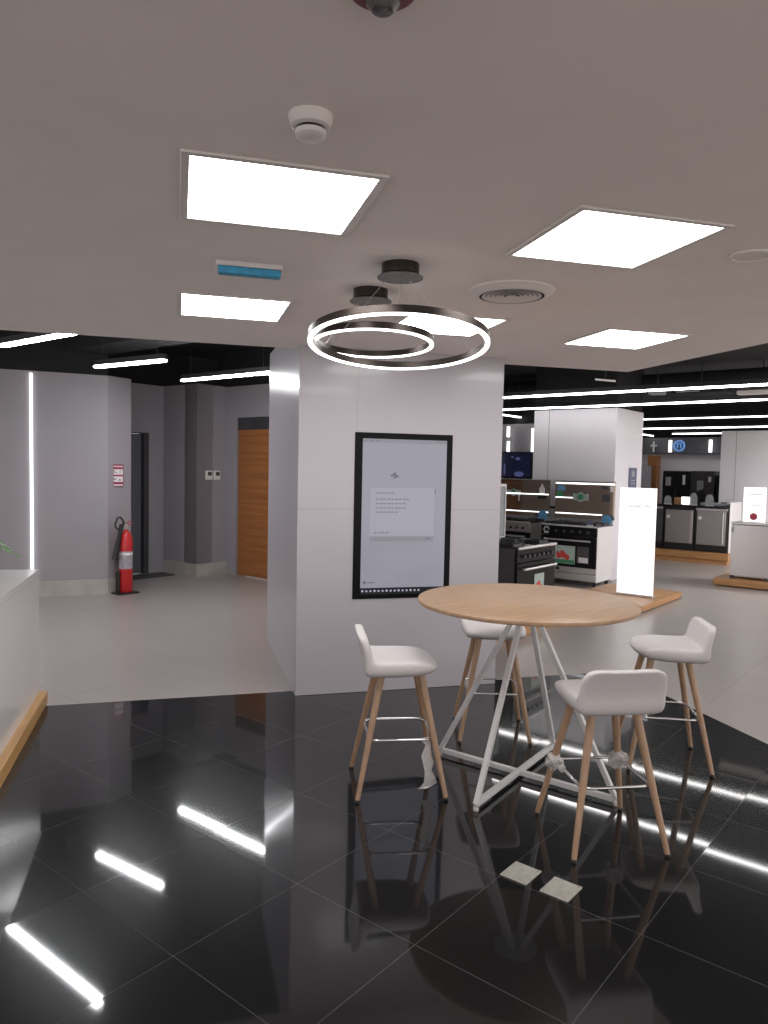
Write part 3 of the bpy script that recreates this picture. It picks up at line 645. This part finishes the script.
# far cooker by the first column: its front is at s1 = 10.5
cA = cooker('wide range cooker with a black front and white side, standing by the first column', .90, .905, 0, S(10.5, 4.885), SA, 'white', 'black', (-.12, .28, .325, .60), True)
obj('door_sticker', B().box(-.0165, -.0145, -.34, -.15, .35, .60), 'fridge_dark', cA)
obj('door_label', B().box(-.0180, -.0166, -.33, -.18, .36, .44), 'paper', cA)
obj('brand_plate', B().box(-.0118, -.0102, .13, .19, .225, .265), 'black', cA)
bd = obj('round_badge', B().lathe([(.050, 0), (.050, .004), (.030, .004), (.030, 0)], n=28, closed=True).box(-.06, -.045, -.04, .04, 0, .004), 'mint', cA)
bd.matrix_local = Matrix.Translation((-.018, .36, .83)) @ Matrix.Rotation(R(-90), 4, 'Y')
cB = cooker('steel range cooker further left behind the black-topped cooker', .90, .905, 0, S(10.5, 5.98), SA, 'steel', 'steel', None, False, nk=7, knob_m='black')
cC = cooker('cooker with a black glass top on a low wooden platform, close to the pillar', .86, .915, .09, S(7.17, 3.70), SA+R(90), 'fridge_dark', 'black', (-.17, .05, .36, .62), False, nk=7, dep=.62)
obj('door_label', B().box(-.0180, -.0166, -.26, -.20, .33, .42), 'paper', cC)
t = tag(obj('display_platform', B().box(-.45, 1.1, 0, 1.1, 0, .09), 'plat_wood', loc=S(6.75, 3.66), rotz=SA, bevel=.004), 'low wooden platform under the black-topped cooker', 'platform')
t = thing('sign_stand', 'narrow upright white sign standing on the black-topped cooker beside the pillar', 'sign', S(7.425, 4.29, .9345), SA)
obj('frame', B().box(-.085, -.055, -.015, .015, 0, .63).box(.065, .085, -.015, .015, 0, .63).box(-.055, .065, -.015, .015, .60, .63).box(-.055, .065, -.015, .015, 0, .03), 'white', t, bevel=.003)
obj('face', B().box(-.055, .065, -.006, .006, .03, .60), 'grey_prod', t)
# splashback mirrors behind the cookers
def splash(label, y0, y1, loc):
    t = thing('splashback', label, 'splashback', loc, SA, 'bronze glass splashbacks behind the cookers')
    obj('glass', B().box(-.012, .0, y0, y1, .985, 1.575), 'mirror_bronze', t)
    obj('top_edge', B().box(-.014, .002, y0, y1, 1.5752, 1.585), 'steel_light', t)
    return t
spA = splash('right bronze glass splashback on the first column with several stickers', 4.43-4.93, 5.43-4.93, S(11.135, 4.93))
def disc_x(b, x, y, z, r, n=24, t=.003): return b.cyl((x, y, z), (x-t, y, z), r, n=n)
f = -.0122
b = B().box(f-.003, f, -.07, .19, 1.275, 1.375); disc_x(b, f, .06, 1.325, .075)
st = obj('award_sticker', b, 'mint', spA); obj('award_centre', disc_x(B(), f-.0031, .06, 1.325, .045), 'green', st)
obj('award_text', B().box(f-.005, f-.0031, -.055, -.01, 1.335, 1.352).box(f-.005, f-.0031, -.055, -.01, 1.295, 1.315).box(f-.005, f-.0031, .13, .175, 1.335, 1.352).box(f-.005, f-.0031, .13, .175, 1.300, 1.318), 'grey_paper', st)
obj('blue_sticker', B().prism_x([(.33, 1.42), (.46, 1.42), (.47, 1.46), (.44, 1.50), (.36, 1.50), (.32, 1.46)], f-.003, f), 'blue', spA)
obj('green_sticker', B().box(f-.003, f, .37, .47, 1.31, 1.405), 'green', spA)
obj('white_tag', B().box(f-.003, f, -.475, -.42, 1.42, 1.51), 'paper', spA)
obj('reflection_strip', B().box(f-.012, f, -.49, .49, 1.528, 1.552), 'strip', spA); obj('middle_reflection_strip', B().box(f-.012, f, .20, .49, 1.302, 1.318), 'strip', spA); obj('lower_reflection_strip', B().box(f-.012, f, -.30, .48, 1.050, 1.066), 'strip', spA)  # glowing strips stand in for light lines reflected in the glass
obj('brown_sticker', B().box(f-.003, f, -.42, -.29, 1.27, 1.38), 'darkgrey', spA); obj('dark_sticker', B().box(f-.003, f, -.39, -.28, 1.46, 1.51), 'darkgrey', spA)
spB = splash('left bronze glass splashback partly hidden by the pillar', 5.525-5.98, 6.50-5.98, S(11.135, 5.98))
b = B().box(f-.003, f, .08, .36, 1.32, 1.40); disc_x(b, f, .22, 1.36, .06)
st = obj('award_sticker', b, 'mint', spB); obj('award_centre', disc_x(B(), f-.0031, .22, 1.37, .035), 'green', st)
obj('bottle_tag', B().prism_x([(-.36, 1.34), (-.26, 1.34), (-.26, 1.44), (-.29, 1.48), (-.30, 1.52), (-.32, 1.52), (-.33, 1.48), (-.36, 1.44)], f-.003, f), 'paper', spB)
obj('black_tag', B().box(f-.002, f, -.40, -.24, 1.27, 1.335), 'black', spB)
obj('reflection_strip', B().box(f-.012, f, -.43, .5, 1.335, 1.352), 'strip', spB); obj('lower_reflection_strip', B().box(f-.012, f, -.43, .5, 1.045, 1.060), 'strip', spB)  # reflected light lines, built as glowing strips here too
obj('white_tag', B().box(f-.003, f, .10, .125, 1.22, 1.32), 'paper', spB)
# price stands on the cookers
def price_stand(label, loc, rz, m='grey_prod', wd=.12, h=.11):
    t = thing('price_stand', label, 'price tag', loc, rz, 'price stands on the appliances')
    obj('base', B().box(-.022, .03, -wd/2, wd/2, 0, .008), 'white', t)
    obj('card', B().prism_x([(-wd/2, .0082), (wd/2, .0082), (wd/2, h*.7), (wd/4, h), (-wd/4, h), (-wd/2, h*.7)], -.004, .002), m, t)
    return t
price_stand('grey price stand at the rear right corner of the wide white-sided cooker', S(11.07, 4.53, .9235), SA, 'blue', .15, .14)
price_stand('mauve price card at the front right corner of the wide white-sided cooker', S(10.515, 4.56, .9235), SA, 'navy', .09, .09)
price_stand('blue price stand at the right end of the steel cooker', S(11.07, 5.62, .9235), SA, 'blue', .15, .16)
price_stand('mauve price card at the front of the steel cooker', S(10.53, 6.05, .924), SA, 'navy', .10, .09)
t = thing('vertical_sign', 'small navy vertical sign on the right side of the first column', 'sign', S(12.15, 4.555, 1.64), SA)
obj('plate', B().box(-.17, .17, -.006, 0, -.17, .17), 'navy', t, bevel=.002)
obj('sign_mark', B().box(-.06, .06, -.009, -.0062, .02, .12).box(-.09, .09, -.009, -.0062, -.05, -.03).box(-.09, .09, -.009, -.0062, -.10, -.08), 'grey_prod', t)

# lightbox with platform
t = thing('display_platform', 'wooden platform carrying the tall lit sign', 'platform', S(9.0, 3.2), SA)
obj('deck', B().box(0, 1.55, 0, 1.05, .012, .09), 'plat_wood', t, bevel=.004)
obj('recessed_foot', B().box(.04, 1.51, .04, 1.01, 0, .0118), 'black', t)
t = thing('lit_sign', 'tall white lit sign standing on a wooden platform in the showroom', 'lit sign', S(9.70, 3.555, .09), SA)
obj('light_face', B().box(-.012, .012, -.20, .235, .03, 1.435), 'lightbox', t, bevel=.002)
obj('edge_profile', B().box(-.012, .075, -.225, -.2005, .03, 1.435).box(.0125, .075, -.2004, .235, .03, 1.435), 'lightbox_edge', t)
obj('base_plate', B().box(-.03, .09, -.25, .24, 0, .0295), 'steel_light', t, bevel=.003)
text('lettering', 'LG SIGNATURE', .055, 'ink', t, Matrix.Translation((-.0135, .015, 1.195)) @ Matrix(((0, 0, -1, 0), (-1, 0, 0, 0), (0, 1, 0, 0), (0, 0, 0, 1))))

# dishwasher row
t = thing('display_platform', 'wooden platform under the steel dishwashers', 'platform', S(15.05, 3.74), SA)
obj('deck', B().box(0, 1.2, 0, 2.6, .09, .215), 'plat_wood', t, bevel=.004)
obj('plinth', B().box(.02, 1.18, .02, 2.58, 0, .0898), 'plat_wood', t)
def dishwasher(label, y, wd, frame, front, loc, handle):
    t = thing('dishwasher', label, 'dishwasher', loc, SA)
    obj('body', B().box(.03, .60, -wd/2, wd/2, 0, .86), frame, t, bevel=.003)
    dr = obj('door', B().box(-.005, .0295, -wd/2+.035, wd/2-.035, .14, .80), front, t, bevel=.004)
    obj('kick_panel', B().box(.0, .0295, -wd/2+.01, wd/2-.01, .01, .13), 'black', t)
    obj('control_strip', B().box(-.006, .0295, -wd/2+.01, wd/2-.01, .805, .855), 'black' if not handle else 'steel_light', t, bevel=.003)
    if handle: obj('handle', B().cyl((-.045, -wd/2+.075, .18), (-.045, -wd/2+.075, .79), .014, n=12).cyl((-.005, -wd/2+.075, .22), (-.045, -wd/2+.075, .22), .009).cyl((-.005, -wd/2+.075, .75), (-.045, -wd/2+.075, .75), .009), 'chrome', dr)
    else: obj('handle', B().box(-.012, -.005, -wd/2+.045, -wd/2+.085, .15, .79), 'steel_light', dr)
    obj('sticker', disc_x(B(), -.0055, wd/2-.09, .66, .035, t=.002), 'paper', dr)
    return t
dishwasher('brushed steel dishwasher in a black frame behind the tall lit sign', 0, .60, 'black', 'steel', S(15.2, 4.725, .215), False)
dishwasher('steel dishwasher with a vertical chrome handle beside the white end panel', 0, .60, 'fridge_dark', 'steel', S(15.2, 4.115, .215), True)
t = thing('dishwasher', 'black dishwasher mostly hidden by the tall lit sign', 'dishwasher', S(15.2, 5.34, .215), SA)
obj('body', B().box(.03, .60, -.30, .30, 0, .86), 'black', t, bevel=.003)
obj('door', B().box(0, .0295, -.285, .285, .14, .80), 'darkgrey', t, bevel=.004)
obj('top_strip', B().box(-.004, .0295, -.285, .285, .805, .85), 'steel_light', t)
t = tag(obj('end_panel', B().prism([(15.22, 3.772), (16.05, 3.772), (16.05, 3.80), (15.22, 3.80)], .2155, 1.20), 'white', rotz=SA, bevel=.02, seg=3), 'white end panel at the right end of the dishwasher row', 'panel')
t = tag(obj('worktop', B().box(0, .85, -.95, .96, 0, .04), 'black_gloss', loc=S(15.18, 4.76, 1.0765), rotz=SA, bevel=.004), 'dark worktop running over the row of dishwashers', 'worktop')
WZ = 1.1166
for lb, a, m, wd, h in (('small grey price stand on the dark worktop, leftmost behind the lit sign', 4.98, 'grey_prod', .14, .17), ('grey price stand on the dark worktop in front of the black fridge', 4.48, 'grey_prod', .14, .24), ('grey price stand on the dark worktop above the chrome handle dishwasher', 4.18, 'grey_prod', .15, .22)):
    price_stand(lb, S(15.26, a, WZ), SA, m, wd, h)
t = thing('cardboard_box', 'small brown box on the dark worktop', 'box', S(15.5, 4.78, WZ), SA)
obj('carton', B().box(-.1, .1, -.15, .12, 0, .135), 'brown', t, bevel=.004); obj('tape', B().box(-.101, .101, -.02, .02, .1352, .1362), 'oak_edge', t)
t = thing('lit_tag', 'small glowing white tag on the dark worktop beside the brown box', 'tag', S(15.25, 4.62, WZ), SA)
obj('glowing_face', B().box(-.01, .01, -.07, .09, .01, .16), 'tag_lit', t, bevel=.02); obj('foot', B().box(-.03, .03, -.05, .05, 0, .0098), 'white', t)
t = thing('countertop_hob', 'grey flat hob lying on the dark worktop at its right end', 'hob', S(15.62, 4.12, WZ), SA)
obj('tray', B().box(-.2, .25, -.28, .28, 0, .05), 'grey_prod', t, bevel=.01)
for sx, sy in ((-.05, -.13), (-.05, .13)): obj('burner', B().cyl((sx, sy, .0502), (sx, sy, .07), .06), 'black', t)

# steel machine on the right platform
t = thing('display_platform', 'wooden platform at the right edge under the light steel appliance', 'platform', S(12.18, 3.24), SA)
obj('deck', B().box(0, 1.1, -2.2, 0, .012, .12), 'plat_wood', t, bevel=.02, seg=3)
obj('recessed_foot', B().box(.05, 1.05, -2.15, -.05, 0, .0118), 'black', t)
t = thing('steel_appliance', 'light steel front appliance with black feet on the right platform', 'appliance', S(12.36, 2.76, .12), SA)
obj('body', B().box(.03, .60, -.285, .285, .03, .845), 'white', t, bevel=.003)
obj('door', B().box(0, .0295, -.265, .285, .045, .835), 'steel_light', t, bevel=.004)
obj('top', B().box(-.01, .60, -.29, .29, .846, .875), 'steel_light', t, bevel=.003)
obj('white_edge', B().box(-.004, .0295, -.285, -.2655, .03, .845), 'white', t)
for sy in (-.25, .25): obj('foot', B().box(.0, .06, sy-.03, sy+.03, 0, .045), 'darkgrey', t)
obj('hinge', B().box(-.012, 0, .245, .28, .72, .80), 'grey_prod', t)
t = thing('washing_machine', 'white appliance cut by the right photo edge beside the light steel one', 'appliance', S(12.36, 2.15, .12), SA)
obj('body', B().box(.0, .60, -.30, .30, .02, .85), 'white', t, bevel=.01)
obj('door', disc_x(B(), 0, 0, .45, .18, 36, .02), 'black_gloss', t); obj('feet_rail', B().box(.03, .57, -.27, .27, 0, .0195), 'black', t)
t = thing('lit_sign', 'smaller white lit sign with a red mark on top of the light steel appliance', 'lit sign', S(12.5, 2.765, .995), SA)
obj('light_face', B().box(-.012, .012, -.155, .155, .012, .545), 'lightbox', t, bevel=.002)
obj('back_case', B().box(.0125, .05, -.155, .155, .012, .545), 'white', t)
obj('base', B().box(-.04, .08, -.16, .16, 0, .0115), 'steel_light', t)
obj('red_mark', disc_x(B(), -.0121, .0, .095, .055, 28, .003), 'print_red', t)
obj('print_line', B().box(-.015, -.0121, -.11, .11, .435, .445).box(-.015, -.0121, -.10, .08, .265, .273), 'ink', t)
t = thing('price_card', 'small white card on the second column above the worktop end', 'price tag', S(16.295, 4.06, 1.20), SA)
obj('card', B().box(-.004, 0, -.09, .09, -.025, .025), 'paper', t); obj('clip', B().box(-.004, 0, -.09, .09, .0252, .03), 'grey_prod', t)

# fridges
def fridge(label, y0, y1, m, loc_s1, h, tags):
    wd = y1-y0
    t = thing('fridge', label, 'fridge', S(loc_s1, (y0+y1)/2, 0), SA)
    obj('body', B().box(.05, .70, -wd/2, wd/2, .03, h), m, t, bevel=.005)
    for s, (a, b2) in (('door', (-wd/2+.002, -.004)), ('door', (.004, wd/2-.002))):
        d = obj('door', B().box(0, .0495, a, b2, .06, h-.005), m, t, bevel=.006)
        yy = a+.02 if a > 0 else b2-.02
        obj('handle', B().box(-.02, 0, yy-.01, yy+.01, .7, 1.4), 'black', d)
    obj('plinth', B().box(.08, .66, -wd/2+.03, wd/2-.03, 0, .029), 'black', t)
    for (y, z, w2, h2, mm) in tags: obj('paper_tag', B().box(-.003, 0, y-w2/2, y+w2/2, z-h2/2, z+h2/2), mm, t)
    return t
fridge('black fridge with a white paper tag behind the dishwasher row', 5.23, 5.85, 'black_gloss', 17.5, 1.80, [(.18, 1.56, .12, .2, 'grey_paper'), (-.17, 1.60, .06, .22, 'paper')])
fridge('dark steel fridge with a grey paper tag right of the black fridge', 4.72, 5.22, 'fridge_dark', 17.5, 1.81, [(.04, 1.48, .14, .22, 'grey_prod'), (-.16, 1.62, .06, .12, 'paper')])
fridge('slim dark fridge next to the second showroom column', 4.36, 4.70, 'black_gloss', 17.6, 1.72, [])
fridge('grey fridge half hidden by the first showroom column', 6.95, 7.75, 'grey_prod', 19.2, 1.95, [])
fridge('black fridge just past the right side of the first column', 6.62, 7.0, 'black_gloss', 17.2, 1.75, [(0, 1.5, .06, .2, 'paper')])
t = tag(obj('wood_divider', B().box(0, .3, -.12, .12, 0, 2.22), 'orange_wood', loc=S(20.0, 6.98), rotz=SA, bevel=.004), 'orange wooden upright divider below the dark fascia', 'divider')
t = thing('round_emblem', 'blue glowing round emblem on the dark fascia at the back', 'sign', S(20.22, 6.36, 2.48), SA)
obj('rim', B().lathe([(.15, 0), (.15, .03), (.115, .03), (.115, 0)], n=32, closed=True), 'blue_lit', t).matrix_local = Matrix.Rotation(R(-90), 4, 'Y')
obj('emblem_mark', B().box(-.03, 0, .03, .055, -.07, .05).box(-.03, 0, -.055, -.03, -.07, .05).box(-.03, 0, -.055, .055, .05, .075), 'blue_lit', t)
t = thing('cross_emblem', 'white upright cross shaped emblem on the dark fascia', 'sign', S(20.22, 7.03, 2.46), SA)
obj('upright', B().box(-.03, 0, -.022, .022, -.15, .14), 'white', t); obj('petals', B().box(-.03, 0, -.085, -.023, .0, .05).box(-.03, 0, .023, .085, 0, .05), 'white', t)

# television on a white shelf, left of the first column
t = tag(obj('shelf', B().box(-.05, .26, -1.4, .6, -.03, 0), 'white', loc=S(12.44, 7.3, 1.572), rotz=SA, bevel=.003), 'white shelf on the rear wall under the dark television', 'shelf')
t = thing('television', 'dark television with a blue picture on the white shelf beside the pillar', 'television', S(12.5, 7.22, 1.572), SA)
obj('case', B().box(0, .06, -.62, .62, .01, .51), 'black_gloss', t, bevel=.004)
pc = obj('picture', B().box(-.002, -.0002, -.60, .60, .04, .49), 'tv_glow', t)
obj('picture_light', B().ball((-.003, -.36, .09), 1, .001, .10, .05).ball((-.003, -.33, .38), 1, .001, .05, .03).ball((-.003, -.21, .41), 1, .001, .02, .02).box(-.004, -.0022, -.06, -.03, .08, .28), 'tv_light', pc)
obj('foot', B().box(.0, .08, -.4, -.3, 0, .0098).box(.0, .08, .3, .4, 0, .0098), 'black', t)

# small fittings under the black ceiling
t = thing('ceiling_spotlight', 'small grey box spotlight under the black ceiling above the first column', 'spotlight', S(11.9, 4.12, 2.97), SA)
obj('box', B().box(-.1, .1, -.11, .11, 0, .09), 'grey_prod', t, bevel=.01); obj('stem', B().cyl((0, 0, .0902), (0, 0, .53), .01), 'black', t)
t = thing('ceiling_cassette', 'dark flat ceiling unit with a light slot right of the grey spotlight', 'air vent', S(12.4, 3.6, 3.0), SA)
obj('case', B().box(-.25, .25, -.4, .4, 0, .06), 'black_duct', t, bevel=.02); obj('slot', B().box(-.252, -.2502, -.05, .3, .015, .035), 'grey_prod', t); obj('stem', B().cyl((0, 0, .0602), (0, 0, .5), .01), 'black', t)
t = thing('ceiling_fixture', 'off-white slim ceiling fixture near the right edge under the black ceiling', 'fixture', S(12.6, 2.9, 2.98), SA)
obj('case', B().box(-.1, .1, -.5, .2, 0, .06), 'plastic', t, bevel=.01); obj('stem', B().cyl((0, -.15, .0602), (0, -.15, .52), .01), 'black', t)
t = thing('ceiling_bracket', 'small tilted white bracket under the black ceiling near the white ceiling corner', 'bracket', S(9.6, 4.02, 2.93), SA+R(12))
obj('arm', B().obox((0, 0, .02), (1, 0, 0), (0, 1, .12), (0, -.12, 1), .06, .26, .02), 'plastic', t); obj('stem', B().cyl((0, 0, .03), (0, 0, .57), .008), 'black', t)
